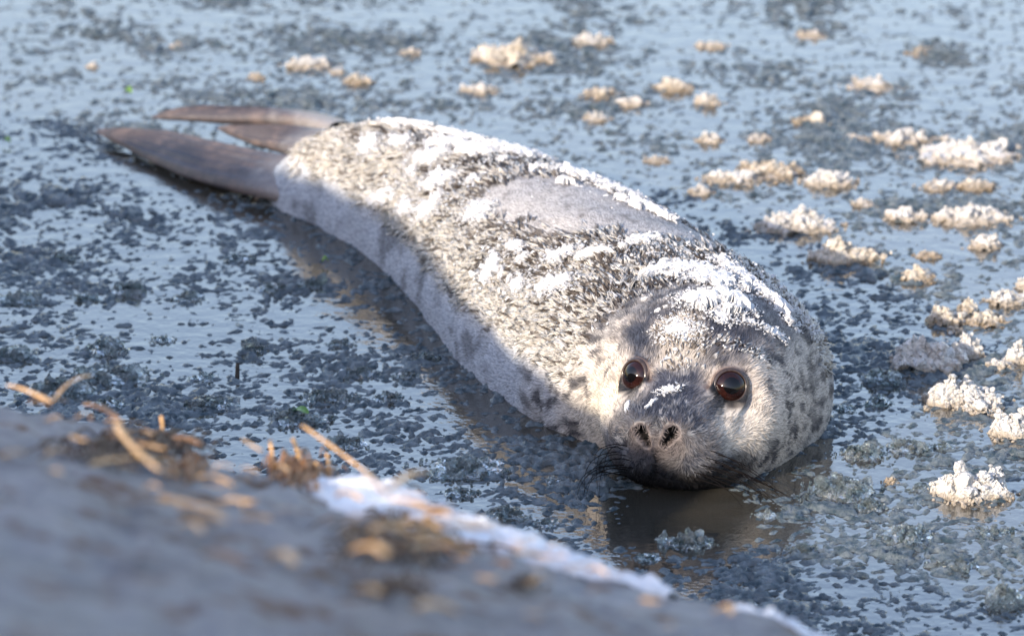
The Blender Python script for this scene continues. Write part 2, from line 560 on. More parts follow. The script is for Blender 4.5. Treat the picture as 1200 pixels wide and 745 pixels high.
# nostrils: comma shaped pits
NOSTR = []
for (px, py, ex, ey) in [(755, 514, 4, 13), (782, 515, -5, 13)]:
    p, n = surf_pixel(px, py, bvh=bvh0)
    q0 = at(px+ex*.9, py+ey*.5); q1 = at(px-ex*1.1, py-ey*.62)
    NOSTR.append((q0, q1))
DN = np.full(len(BV), 1e3)
for q0, q1 in NOSTR:
    t = np.clip(((BV-q0)@(q1-q0))/((q1-q0)@(q1-q0)), 0, 1)
    dist = np.linalg.norm(BV-(q0+t[:, None]*(q1-q0)), axis=1)
    rr = .0025+.0024*t
    DN = np.minimum(DN, dist/rr)
front_only = sstep(-BA, -.05, -.03)
pit = (1-sstep(DN, .45, 1.25))*front_only
rim = np.exp(-((DN-1.75)/.5)**2)*front_only
BV = BV - FWD*(pit*.013)[:, None] + FWD*(rim*.0008)[:, None]
# groove below the nose and the mouth line
def groove(pix, width, depth):
    global BV
    pts = [at(*q) for q in pix]; pts = [q for q in pts if q is not None]
    d = poly_dist(BV, pts)
    N = vnormals(BV, BF)
    w = np.exp(-(d/width)**2)
    BV = BV - N*(w*depth)[:, None]
    return w
gl = groove([(768, 530), (768, 541), (768, 552)], .0022, .003)
GM = groove([(716, 560), (735, 566), (768, 556), (800, 566), (835, 562), (868, 548)], .0026, .004)
GM = np.maximum(GM, gl)
# loose fold of skin where head meets neck
N0 = vnormals(BV, BF)
P3 = BV*1.0
fold = gnoise(np.stack([BA*45, BPH*3.0, 0*BA], -1), 4)*sstep(BA, .13, .18)*(1-sstep(BA, .28, .36))
BV = BV + N0*(fold*.0022 + .0025*gnoise(BV*16, 8)*sstep(BA, .15, .3))[:, None]
BN = vnormals(BV, BF)
tip = BV[:NSEG].mean(0)[None]
if (BN[NSEG*80]@UP) < 0: BN = -BN

# pixel coordinates of every body point (used only to read the coat pattern off where it is on the animal)
BPX = project(BV)
bvh1 = make_bvh(BV, BF)
def on(px, py):
    p = surf_pixel(px, py, bvh=bvh1)[0]
    return p
def blob(P, pts, r0, soft=.35, nz=.35, seed=0, scale=60):
    """mask around a polyline laid on the animal's skin; (px, py) are looked up on the skin"""
    q = [on(*p) for p in pts]; q = [x for x in q if x is not None]
    d = poly_dist(P, q) if len(q) > 1 else np.linalg.norm(P-q[0], axis=1)
    d = d*(1+nz*fbm(P*scale, 3, seed))
    return 1-sstep(d, r0*(1-soft), r0*(1+soft))

def coat(P, a, ph, pit_=None, gm=None):
    """returns colour, spiky-tuft amount, sleek amount"""
    n = len(P)
    top = np.cos(ph)                                     # 1 on the back
    z = P[:, 2]
    big = fbm(P*22, 3, 31); mid = fbm(P*70, 3, 32); fine = fbm(P*190, 2, 33)
    c = np.tile(np.array([.50, .46, .41]), (n, 1))
    # pale flank with grey blotches, the blue of its shade put into the colour low down
    c = mixc(c, (.32, .36, .42), sstep(-z, -.07, -.03)*sstep(a, .17, .23))
    c = mixc(c, (.13, .145, .175), sstep(big+.5*mid, .0, .6)*sstep(-z, -.085, -.03)*.62)
    # dark wet coat under the frosted tufts along the back
    back = sstep(z, .055, .085)*sstep(a, .17, .22)
    c = mixc(c, (.060, .046, .038), back*.95*sstep(mid+.6*big, -.55, .25))
    # saddle worn smooth: fine pale grey hair
    sad = blob(P, [(628, 226), (700, 245), (800, 270)], .064, .28, .30, 3, 40)
    c = mixc(c, (.36, .35, .345), sad)
    c = mixc(c, (.17, .15, .14), sad*sstep(mid, .25, .7)*.5)
    # head: slate crown and muzzle, pale mottled cheeks
    head = 1-sstep(a, .14, .21)
    cheek = np.tile(np.array([.44, .39, .34]), (n, 1))
    cheek = mixc(cheek, (.085, .085, .10), sstep(mid+.35*fine+.3*big, .12, .45)*.85)
    c = c*(1-head[:, None])+cheek*head[:, None]
    crown = sstep(z+.01*big, .084, .108)*(1-sstep(a, .19, .25))
    c = mixc(c, (.065, .074, .105), crown*sstep(mid*.5+fine*.3, -.8, .1)*.92)
    muz = blob(P, [(768, 500), (785, 470), (792, 445)], .024, .45, .25, 5, 60)
    c = mixc(c, (.048, .060, .100), muz*.90)
    mz2 = np.maximum(1-sstep(a, .014, .040), (1-sstep(a, .035, .065))*(1-sstep(z, .030, .050)))
    c = mixc(c, (.055, .064, .092), mz2*(.70+.25*sstep(mid+.4*fine, -.3, .3)))
    c = mixc(c, (.34, .34, .35), np.maximum(mz2, muz)*sstep(fine*.8+.5*mid+.2*gnoise(P*500, 35), .12, .55)*.55)
    fore = blob(P, [(795, 385), (800, 415)], .021, .45, .35, 6, 60)
    c = mixc(c, (.42, .37, .31), fore*.8)
    lchk = blob(P, [(712, 470), (690, 490)], .022, .5, .2, 7, 60)
    c = mixc(c, (.52, .47, .39), lchk*.8)
    rchk = blob(P, [(890, 505), (860, 500)], .022, .5, .2, 8, 60)
    c = mixc(c, (.52, .47, .40), rchk*.6)
    # neck side: rows of dark freckles
    neck = sstep(a, .12, .17)*(1-sstep(a, .26, .32))*(1-back)
    c = mixc(c, (.38, .36, .34), neck*.5)
    c = mixc(c, (.075, .075, .09), neck*sstep(gnoise(np.stack([a*48, ph*11, 0*a], -1), 12)+.45*mid, .02, .35)*.85)
    # nose skin; lips and chin dark, their cast shadow put into the colour
    chin = 1-sstep(z+.006*mid, .016, .040)
    c = mixc(c, (.022, .022, .024), chin*(1-sstep(a, .05, .085))*.80)
    nose = blob(P, [(752, 520), (768, 524), (786, 521)], .0125, .4, .2, 9, 90)
    c = mixc(c, (.17, .14, .13), nose*.6)
    for ec, ax, op in EYES:
        v = P-ec; d = np.linalg.norm(v, axis=1)
        ang = np.arccos(np.clip((v@ax)/np.maximum(d, 1e-9), -1, 1))
        nr = 1-sstep(d, EYE_R*1.3, EYE_R*1.7)
        c = mixc(c, (.16, .10, .075), nr*np.exp(-((ang-op-.16)/.16)**2)*.8)
        c = mixc(c, (.02, .015, .014), nr*(1-sstep(ang, op+.02, op+.12)))
    if gm is not None: c = mixc(c, (.03, .028, .03), gm*.8)
    if pit_ is not None:
        c = mixc(c, (.24, .19, .17), np.exp(-((DN-1.55)/.3)**2)*front_only*.55)
        c = mixc(c, (.016, .010, .009), sstep(pit_, .02, .22))
    lum = c.mean(1)
    c = c*np.clip(.30+.70*lum/.38, .30, 1.0)[:, None]
    tuft = sstep(a, .165, .215)*sstep(z+.010*big, .045, .062)*(1-sad)
    # under the tufts towards the face the coat turns sleek
    tuft = np.maximum(tuft, fore*.75)
    brow = blob(P, [(838, 402), (870, 408), (895, 420)], .007, .5, .3, 13, 60)
    tuft = np.maximum(tuft, brow)
    return np.clip(c, .008, .9), tuft, sad

BC, BTUFT, BSAD = coat(BV, BA, BPH, pit, GM)

seal = bpy.data.objects.new('seal', None)
col.objects.link(seal)
seal.location = (CTRL[5, 0], CTRL[5, 1], 0)
tag(seal, 'frosted young grey seal with dark eyes lying half sunk in icy slush', 'seal')
SL = np.array(seal.location)

# hind flippers: flat tapered paddles with five ridged toes, part of the same body mesh
def flipper(pix, zs, widths, thick, side, seed, roll):
    """centre line through the given points, width across, slight toe ridges"""
    P = np.array([pix_z(px, py, z) for (px, py), z in zip(pix, zs)])
    C = catmull(P, 16); n = len(C)
    t = np.linspace(0, 1, n)
    w = np.interp(t, np.linspace(0, 1, len(widths)), widths)
    th = np.interp(t, [0, .3, 1], [thick, thick*.8, thick*.25])*(1-.85*sstep(t, .93, 1))
    T = np.gradient(C, axis=0); T /= np.linalg.norm(T, axis=1)[:, None]
    latv = np.cross(T, [0, 0, 1.]); latv /= np.linalg.norm(latv, axis=1)[:, None]
    nv = np.cross(latv, T)
    r = np.radians(np.interp(t, [0, 1], roll))[:, None]
    l2 = latv*np.cos(r)+nv*np.sin(r); n2 = -latv*np.sin(r)+nv*np.cos(r)
    m = 48; ph = np.linspace(0, 2*np.pi, m, endpoint=False)
    cs, sn = np.cos(ph), np.sin(ph)
    V = []
    for i in range(n):
        toe = 1+.24*np.cos(cs*2.5*np.pi*2)*sstep(np.array([t[i]]), .25, .6)[0]
        off = np.outer(cs*w[i], l2[i])+np.outer(np.sign(sn)*np.abs(sn)**.8*th[i]*toe, n2[i])
        V.append(C[i]+off)
    V = np.vstack(V)
    F = grid_faces(n, m, True)
    base = np.array([.055, .048, .052]); 
    nz = fbm(V*55, 3, seed)
    cc = np.tile(base, (len(V), 1))
    cc = mixc(cc, (.13, .10, .09), sstep(nz, -.1, .5)*.6)
    cc = mixc(cc, (.07, .06, .06), sstep(-nz, .2, .6)*.6)
    tt = np.repeat(t, m)
    cc = mixc(cc, (.30, .28, .27), (1-sstep(tt+.16*nz, .06, .45))*.6)
    return V, F, cc
fl = [flipper([(385, 218), (340, 209), (300, 203), (240, 188), (185, 170), (114, 153)], [.018, .022, .020, .017, .014, .010], [.044, .038, .033, .030, .023, .003], .016, 1, 51, (12, 26)),
      flipper([(410, 158), (370, 144), (325, 138), (270, 135), (225, 133), (178, 137)], [.045, .042, .040, .034, .030, .022], [.026, .018, .015, .017, .013, .002], .012, -1, 52, (-20, 20)),
      flipper([(402, 180), (368, 169), (335, 163), (300, 158), (256, 150)], [.045, .044, .040, .038, .036], [.030, .026, .019, .013, .002], .013, -1, 53, (8, 30))]
allV = [BV, tip]; allF = []; allC = [BC, np.array([[.2, .17, .16]])]
ti = len(BV); off = len(BV)+1
tris = np.stack([np.full(NSEG, ti), np.arange(NSEG), (np.arange(NSEG)+1) % NSEG], -1)
allF = [BF[:, ::-1]]
for V, F, cc in fl:
    allV.append(V); allF.append(F+off); allC.append(cc); off += len(V)
SV = np.vstack(allV)-SL; SF = np.vstack(allF); SC = np.vstack(allC)
# quads split to triangles so that the nose cap fits in
TF = np.vstack([SF[:, [0, 1, 2]], SF[:, [0, 2, 3]], tris[:, :3]])
body = link('body', mesh_np('body', SV, TF, M['skin'], True, SC), seal)

# ------------------------------------------------------------------ fur
def sample_body(n, weight):
    tri = np.vstack([BF[:, [0, 1, 2]], BF[:, [0, 2, 3]]])
    a, b, c = BV[tri[:, 0]], BV[tri[:, 1]], BV[tri[:, 2]]
    area = np.linalg.norm(np.cross(b-a, c-a), axis=1)/2
    w = area*weight[tri].mean(1)
    idx = rng.choice(len(tri), n, p=w/w.sum())
    r1 = np.sqrt(rng.random(n)); r2 = rng.random(n)
    bar = np.stack([1-r1, r1*(1-r2), r1*r2], -1)
    t = tri[idx]
    def ip(X): return (X[t]*bar.reshape(bar.shape+(1,)*(X.ndim-1))).sum(1)
    return ip
above = (BV[:, 2] > -.006).astype(float)
# keep hair off the eyes and out of the nostrils
noh = np.ones(len(BV))
for ec, ax, op in EYES:
    v = BV-ec; d = np.linalg.norm(v, axis=1)
    ang = np.arccos(np.clip((v@ax)/np.maximum(d, 1e-9), -1, 1))
    noh *= np.where((d < EYE_R*2) & (ang < op+.28), 0, 1)
noh *= (1-sstep(1.6-DN, 0, .5)*front_only)
noh *= 1-sstep(GM, .3, .7)

def flow(P, N, T, ph, droop, jit):
    """hair lies towards the tail, combed down the sides"""
    n = len(P)
    d = T.copy()
    d = d + np.stack([0*P[:, 0], 0*P[:, 0], -droop*np.abs(np.sin(ph))], -1)
    sw = np.stack([fbm(P*28, 2, 71), fbm(P*28+7, 2, 72), fbm(P*28+19, 2, 73)], -1)
    d = d + sw*.55 + rng.normal(0, jit, (n, 3))
    d = d - N*(d*N).sum(1)[:, None]
    return d/np.maximum(np.linalg.norm(d, axis=1), 1e-9)[:, None]

def tufts(name, nclump, per, weight, length, radius, lift, base_c, tip_fn, jit=.25, droop=.5, ns=3):
    """wet hair frozen into spikes: the hairs of a clump lean together at their tips"""
    ip = sample_body(nclump, weight)
    P, N, T, ph, a = ip(BV), ip(BN), ip(BT), ip(BPH), ip(BA)
    N /= np.linalg.norm(N, axis=1)[:, None]
    D = flow(P, N, T, ph, droop, jit); B = np.cross(N, D)
    hd = lerp(.40, 1.0, sstep(a, .15, .22))
    L = length*rng.uniform(.65, 1.30, nclump)*hd; R = radius*rng.uniform(.6, 1.4, nclump)*lerp(.6, 1, hd)
    lf = lift*rng.uniform(.55, 1.45, nclump)
    c0 = base_c(P, ip(BC)); c1 = tip_fn(P, ip(BC), a)
    n = nclump*per
    rp = lambda x: np.repeat(x, per, 0)
    sp = .0019*rp(hd)
    rootj = rp(D)*(rng.normal(0, 1, n)*sp)[:, None]+rp(B)*(rng.normal(0, 1, n)*sp)[:, None]
    P2 = rp(P)+rootj
    L2 = rp(L)*rng.uniform(.7, 1.1, n); lf2 = rp(lf); R2 = rp(R)
    D2, N2, B2 = rp(D), rp(N), rp(B)
    mid = P2-rootj*.55 + D2*(L2*.5*np.cos(lf2))[:, None] + N2*(L2*.5*np.sin(lf2))[:, None]
    end = rp(P)+rootj*.12 + D2*(L2*.5*(np.cos(lf2)+np.cos(lf2*.35)))[:, None] + N2*(L2*.5*(np.sin(lf2)+np.sin(lf2*.35)))[:, None]
    C0 = rp(c0)*rng.uniform(.8, 1.2, (n, 1)); C1 = rp(c1)*rng.uniform(.8, 1.15, (n, 1))
    V = np.zeros((n, 2*ns+1, 3)); C = np.zeros((n, 2*ns+1, 3))
    for k in range(ns):
        an = 2*np.pi*k/ns+.5
        o = np.cos(an)*B2+np.sin(an)*N2
        V[:, k] = P2-N2*.0006+o*R2[:, None]
        V[:, ns+k] = mid+o*(R2*.8)[:, None]
        C[:, k] = C0; C[:, ns+k] = lerp(C0, C1, .42)
    V[:, 2*ns] = end; C[:, 2*ns] = C1
    f = []
    for k in range(ns):
        k2 = (k+1) % ns
        f += [(k, k2, ns+k2), (k, ns+k2, ns+k), (ns+k, ns+k2, 2*ns)]
    F = (np.array(f)[None]+(np.arange(n)*(2*ns+1))[:, None, None]).reshape(-1, 3)
    o = link(name, mesh_np(name, V.reshape(-1, 3)-SL, F, M['fur'], True, np.clip(C.reshape(-1, 3), .01, .92)), seal)
    tag(o, kind='stuff'); return o
def ribbons(name, n, weight, length, width, lift, col_fn, jit=.15, droop=.2):
    ip = sample_body(n, weight)
    P, N, T, ph = ip(BV), ip(BN), ip(BT), ip(BPH)
    N /= np.linalg.norm(N, axis=1)[:, None]
    D = flow(P, N, T, ph, droop, jit); B = np.cross(N, D)
    L = length*rng.uniform(.6, 1.3, n); W = width*rng.uniform(.6, 1.4, n)
    c = col_fn(P, ip(BC))*rng.uniform(.5, 1.5, (n, 1))
    V = np.zeros((n, 5, 3)); up = N*(np.sin(lift)*L)[:, None]
    V[:, 0] = P-B*W[:, None]; V[:, 1] = P+B*W[:, None]
    V[:, 2] = P+D*(L*.55)[:, None]+up*.6-B*(W*.8)[:, None]; V[:, 3] = P+D*(L*.55)[:, None]+up*.6+B*(W*.8)[:, None]
    V[:, 4] = P+D*L[:, None]+up*.8
    C = np.repeat(c[:, None, :], 5, 1); C[:, :2] *= .75; C[:, 4] *= 1.15
    F = (np.array([(0, 1, 3), (0, 3, 2), (2, 3, 4)])[None]+(np.arange(n)*5)[:, None, None]).reshape(-1, 3)
    o = link(name, mesh_np(name, V.reshape(-1, 3)-SL, F, M['fur'], True, np.clip(C.reshape(-1, 3), .01, .9)), seal)
    tag(o, kind='stuff'); return o

RIM = [x for x in (on(*q) for q in [(700, 222), (745, 242), (800, 265), (860, 298), (910, 350), (948, 402)]) if x is not None]
def tip_colour(P, c, a):
    dark = np.clip(sstep(fbm(P*30, 3, 91), -.15, .35)*.5+sstep(P[:, 2], .075, .115)*.9-.15, 0, 1)
    hi = on(470, 215); hd = np.linalg.norm(P-hi, axis=1)
    r = rng.random(len(P))
    t = np.tile(np.array([.86, .82, .75]), (len(P), 1))
    k = (r < lerp(.10, .58, dark))
    t[k] = np.array([.11, .085, .068])
    rimw = np.exp(-(poly_dist(P, RIM)/.030)**2)
    k2 = r > lerp(.93, .35, rimw)
    t[k2] = np.array([.84, .83, .82])
    return t*rng.uniform(.8, 1.12, (len(P), 1))
W_T = above*noh*BTUFT
tufts('frosted_fur', 17500, 5, W_T, .0150, .00068, .36, lambda P, c: c*.45, tip_colour)
W_S = above*noh*(1-BTUFT*.85)
ribbons('sleek_fur', 120000, W_S*(1+1.2*BSAD), .0055, .00034, .17, lambda P, c: c)

# ------------------------------------------------------------------ eyes, whiskers, claws of frost
def ico(sub):
    import bmesh
    bm = bmesh.new(); bmesh.ops.create_icosphere(bm, subdivisions=sub, radius=1)
    bm.verts.ensure_lookup_table()
    V = np.array([v.co[:] for v in bm.verts]); F = np.array([[v.index for v in f.verts] for f in bm.faces])
    bm.free(); return V, F
ICO = {k: ico(k) for k in (2, 3, 4, 5)}
def basis(ax):
    h = np.array([0, 0, 1.]) if abs(ax[2]) < .9 else np.array([1., 0, 0])
    u = np.cross(h, ax); u /= np.linalg.norm(u); v = np.cross(ax, u)
    return u, v
mat_iris = mat_plain('dark_brown_eye', (.013, .004, .003), .04, .5, 160, **{'IOR': 1.42})
mat_pupil = mat_plain('pupil', (.002, .0015, .0015), .04, **{'IOR': 1.42})
mat_lid = mat_plain('eyelid_skin', (.035, .024, .02), .22, .3, 300)
mat_whisker = mat_plain('whisker', (.006, .005, .005), .9, **{'Specular IOR Level': .05})
def lathe_about(c, ax, prof, seg=48):
    """prof: list of (angle from axis, radius from centre)"""
    u, v = basis(ax)
    ph = np.linspace(0, 2*np.pi, seg, endpoint=False)
    V = []
    for an, r in prof:
        V.append(c+r*(np.cos(an)*ax[None]+np.sin(an)*(np.cos(ph)[:, None]*u+np.sin(ph)[:, None]*v)))
    return np.vstack(V), grid_faces(len(prof), seg, True)
for c, ax, op in EYES:
    iv, ifc = ICO[4]
    eye = link('eye', mesh_np('eye', iv*EYE_R+(c-SL), ifc, mat_iris), seal)
    eye['label'] = 'large glossy dark brown eye'
    V, F = lathe_about(c, ax, [(.002, EYE_R*1.004)]+[(x, EYE_R*1.004) for x in np.linspace(.05, op*.50, 8)])
    link('pupil', mesh_np('pupil', V-SL, F, mat_pupil), eye)
    # wet dark lid margin round the opening
    t = np.linspace(0, 2*np.pi, 14)
    prof = [(op+.06+.12*math.cos(k), EYE_R*1.03+.0013*math.sin(k)) for k in t]
    V, F = lathe_about(c, ax, prof)
    link('eyelid', mesh_np('eyelid', V-SL, F, mat_lid), eye)

def tube(C, R, m=5):
    C = np.asarray(C); T = np.gradient(C, axis=0); T /= np.maximum(np.linalg.norm(T, axis=1), 1e-9)[:, None]
    u = np.cross(T, [.13, .2, .97]); u /= np.linalg.norm(u, axis=1)[:, None]; v = np.cross(T, u)
    ph = np.linspace(0, 2*np.pi, m, endpoint=False)
    V = C[:, None]+(np.cos(ph)[None, :, None]*u[:, None]+np.sin(ph)[None, :, None]*v[:, None])*np.asarray(R)[:, None, None]
    return V.reshape(-1, 3), grid_faces(len(C), m, True)
def bez(p, q, r, n=12):
    t = np.linspace(0, 1, n)[:, None]
    return (1-t)**2*p+2*t*(1-t)*q+t*t*r
wl = [(736, 523), (727, 520), (724, 530), (731, 527), (728, 538), (735, 534), (725, 546), (733, 545), (741, 541), (730, 553), (739, 552), (747, 549), (737, 559)]
wr = [(845, 546), (832, 528), (841, 533), (826, 536), (836, 541), (846, 540), (818, 545), (829, 548), (840, 550), (850, 548), (822, 555), (833, 558), (812, 553), (804, 558)]
for side, lst in ((-1, wl), (1, wr)):
    for i, (px, py) in enumerate(lst):
        p = on(px, py)
        if p is None: continue
        L = random.uniform(.040, .066)
        lat = LAT*side
        if side < 0:
            q = p+lat*L*random.uniform(.35, .6)+UP*L*random.uniform(.02, .30)+FWD*L*.35
            r = p+lat*L*random.uniform(.30, .75)-UP*L*random.uniform(.35, .8)+FWD*L*random.uniform(.1, .5)
        else:
            q = p+lat*L*random.uniform(.6, .8)+UP*L*random.uniform(-.05, .12)+FWD*L*.3
            r = p+lat*L*random.uniform(.95, 1.3)-UP*L*random.uniform(.20, .55)+FWD*L*.2
        r[2] = max(r[2], .002)
        C = bez(p-FWD*.001, q, r); R = np.linspace(.00045, .00014, len(C))
        V, F = tube(C, R)
        link('whisker', mesh_np('whisker', V-SL, F, mat_whisker), seal)

# ------------------------------------------------------------------ frost frozen onto the coat: each flake lies on the skin
def flake(p1, p2, wpx, lift=.006, thick=.0030, seed=0, name='frost_flake', rough=.45):
    a, na = surf_pixel(*p1, bvh=bvh1); b, nb = surf_pixel(*p2, bvh=bvh1)
    if a is None or b is None: return
    c = (a+b)/2; n = na+nb; n /= np.linalg.norm(n)
    if n[2] < 0: n = -n
    t = b-a; L = np.linalg.norm(t)/2+wpx*.25/1300.; 
    if np.linalg.norm(t) < 1e-4: t = np.array([1., 0, 0])
    t = t-n*(t@n); t /= np.linalg.norm(t); s = np.cross(n, t)
    # width given in picture pixels: undo the foreshortening of the skin it lies on, within reason
    vdir = -ray(*p1); fs = max(.42, abs(n@vdir))
    W = wpx*.62/1250./fs
    NRr, NK = 9, 44
    ph = np.linspace(0, 2*np.pi, NK, endpoint=False)
    jag = 1+rough*fbm(np.stack([np.cos(ph)*2.2+seed*3.1, np.sin(ph)*2.2+seed*1.7], -1), 4, 100+seed, .7)
    V = []
    for k in range(NRr):
        rho = (k/(NRr-1))
        off = (np.cos(ph)*jag*rho*L)[:, None]*t + (np.sin(ph)*jag*rho*W)[:, None]*s
        Q = c+off
        H = []
        for q in Q:
            loc, nn, i_, d_ = bvh1.ray_cast(Vector(q+n*.08), Vector(-n), .16)
            H.append(np.array(loc) if loc is not None else q)
        H = np.array(H)
        up = lift + thick*(.6+.9*fbm(H*150, 3, seed)) if k < NRr-1 else lift-.004
        up = np.broadcast_to(up, (NK,))
        V.append(H+n*up[:, None])
    V = np.vstack(V); F = grid_faces(NRr, NK, True)
    o = link(name, mesh_np(name, V-SL, F, M['snow'], False), seal)
    return o
flakes = [
 # crust along the far ridge of the back
 ((566, 172), (604, 180), 7), ((586, 180), (640, 192), 13), ((622, 190), (676, 205), 13), ((655, 203), (712, 220), 11), ((700, 219), (746, 236), 7), ((740, 240), (790, 262), 4),
 ((452, 148), (505, 153), 4), ((515, 158), (560, 168), 5), ((535, 178), (575, 184), 6),
 # plates on the hips
 ((430, 168), (438, 178), 9), ((462, 168), (480, 172), 6), ((486, 192), (526, 182), 8), ((506, 171), (548, 174), 7), ((441, 236), (465, 226), 6),
 ((502, 218), (532, 211), 8), ((494, 252), (518, 243), 8), ((512, 236), (521, 231), 4), ((474, 247), (486, 244), 6), ((553, 252), (568, 252), 10), ((484, 205), (490, 203), 5),
 ((551, 218), (562, 212), 4), ((600, 291), (614, 293), 5),
 # plates on the shoulder
 ((643, 308), (673, 297), 6), ((680, 304), (716, 297), 4), ((732, 290), (770, 284), 5), ((570, 322), (586, 314), 11), ((606, 338), (616, 334), 8), ((636, 345), (652, 330), 6), ((650, 338), (668, 334), 8),
 ((608, 312), (622, 302), 3),
 # band behind the head
 ((752, 330), (784, 314), 5), ((786, 318), (826, 322), 11), ((818, 326), (856, 338), 13), ((808, 350), (838, 358), 12), ((846, 345), (866, 360), 11), ((838, 366), (852, 374), 6),
 ((846, 312), (886, 342), 6), ((882, 340), (924, 376), 6), ((866, 352), (884, 366), 5), ((872, 374), (884, 380), 3), ((896, 384), (918, 396), 4), ((930, 368), (952, 396), 3),
 # brow and muzzle
 ((782, 384), (812, 388), 9), ((778, 458), (790, 456), 5), ((757, 478), (769, 468), 2.5), ((737, 470), (735, 484), 2.2), ((768, 366), (774, 362), 2.5), ((752, 352), (758, 350), 2)]
for i, (a, b, w) in enumerate(flakes):
    head_f = a[1] > 350 and a[0] > 700
    lf, tk = (.0010, .0012) if head_f else (.0058, .0024)
    a = np.array(a, float); b = np.array(b, float); d = b-a; L = np.hypot(*d); nrm = np.array([-d[1], d[0]])/max(L, 1)
    flake(a, b, w*1.0, lf, tk, i, rough=.5)
    if w >= 4:                                      # broken bits round the main plate
        for k in range(3):
            f = random.uniform(-.15, 1.05); m = a+d*f+nrm*random.choice((-1, 1))*w*random.uniform(.5, 1.1)
            h = random.uniform(.12, .28)*max(L, 12)*.5
            flake(m-d/max(L, 1)*h, m+d/max(L, 1)*h, w*random.uniform(.25, .5), lf*.9, tk*.8, 200+i*3+k, rough=.8)
# scattered crumbs of rime all over the tufts (nobody could count them)
FM = np.zeros(len(BV)); FN = 1+.5*fbm(BV*120, 3, 77)
for (a_, b_, w_) in flakes:
    qa, qb = on(*a_), on(*b_)
    if qa is None or qb is None or w_ < 3: continue
    r0 = w_*1.1/1250.+(.004 if w_ > 5.5 else .001)
    FM = np.maximum(FM, 1-sstep(poly_dist(BV, [qa, qb])*FN, r0*.4, r0*1.6))
def rime(n=24000):
    ip = sample_body(n, above*noh*(BTUFT*sstep(BV[:, 2], .05, .09)*(1-.7*BSAD)*sstep(fbm(BV*24, 3, 55), -.3, .5)*.35+3.0*FM+.008*sstep(BV[:, 2], .1, .12)*(BA > .1)))
    P, N = ip(BV), ip(BN)
    V0, F0 = np.array([(1, 0, 0), (-.5, .87, 0), (-.5, -.87, 0), (0, 0, .6), (0, 0, -.6)]), np.array([(0, 1, 3), (1, 2, 3), (2, 0, 3), (1, 0, 4), (2, 1, 4), (0, 2, 4)])
    S = .0009*np.exp(rng.normal(0, .45, n))
    J = rng.normal(0, .35, (n, 5, 3))
    V = (P+N*(rng.uniform(.0, 1, (n, 1))*lerp(.0022, .0075, sstep(ip(BA), .15, .2))[:, None]))[:, None]+(V0[None]+J)*S[:, None, None]
    F = (F0[None]+(np.arange(n)*5)[:, None, None]).reshape(-1, 3)
    o = link('rime', mesh_np('rime', V.reshape(-1, 3)-SL, F, M['snow'], False), seal)
    tag(o, kind='stuff')
rime()

# ------------------------------------------------------------------ slush skin on the water: a relief that breaks through the surface
chin_c = pix_z(800, 610)[:2]
flank_line = [pix_z(*p)[:2] for p in [(310, 218), (400, 282), (480, 350), (540, 430), (610, 484), (700, 530)]]
def build_slush():
    xs = np.unique(np.concatenate([np.arange(-.56, .56, .0024), -np.geomspace(.56, 3.2, 170), np.geomspace(.56, 3.2, 170)]))
    ys = np.unique(np.concatenate([np.arange(3.95, 5.4, .0024), np.arange(5.4, 6.5, .0032), 6.5+np.geomspace(.006, 4, 170), 3.95-np.geomspace(.006, .9, 60)]))
    X, Y = np.meshgrid(xs, ys); P = np.stack([X.ravel(), Y.ravel()], -1)
    W = P + .006*np.stack([gnoise(P*40, 61), gnoise(P*40, 62)], -1)
    n1 = fbm(W/.020, 3, 63, .6); n2 = gnoise(W/.0068, 64); n3 = gnoise(P/.0045, 65)
    clump = fbm(P/.13, 3, 66)
    patch = fbm(P/.45, 2, 67)
    h = n1*.48+n2*.66+.34*clump+.22*patch-.12
    h = h - 1.2*np.exp(-((np.linalg.norm((P-chin_c)*np.array([1, .55]), axis=1)/.048)**4))
    dfl = poly_dist(P, flank_line)
    h = h - .10*sstep(P[:, 1], 5.3, 6.1)
    h = h + .10*np.exp(-(dfl/.05)**2)
    z = np.where(h > 0, .0042*h**.75*(1+.3*n3)+.0006*n3, .0042*h)
    z = np.where(h > 0, np.maximum(z, .0001), z)
    z += .004*np.maximum(0, clump-.35)*(h > 0)
    V = np.stack([P[:, 0], P[:, 1], z], -1)
    F = grid_faces(len(ys), len(xs))
    keep = z[F].max(1) > 0
    V, F = compact(V, F[keep])
    o = link('slush', mesh_np('slush', V, F, M['slush']))
    tag(o, 'thin skin of clear slush ice crystals floating on the water', 'slush', kind='stuff')
build_slush()

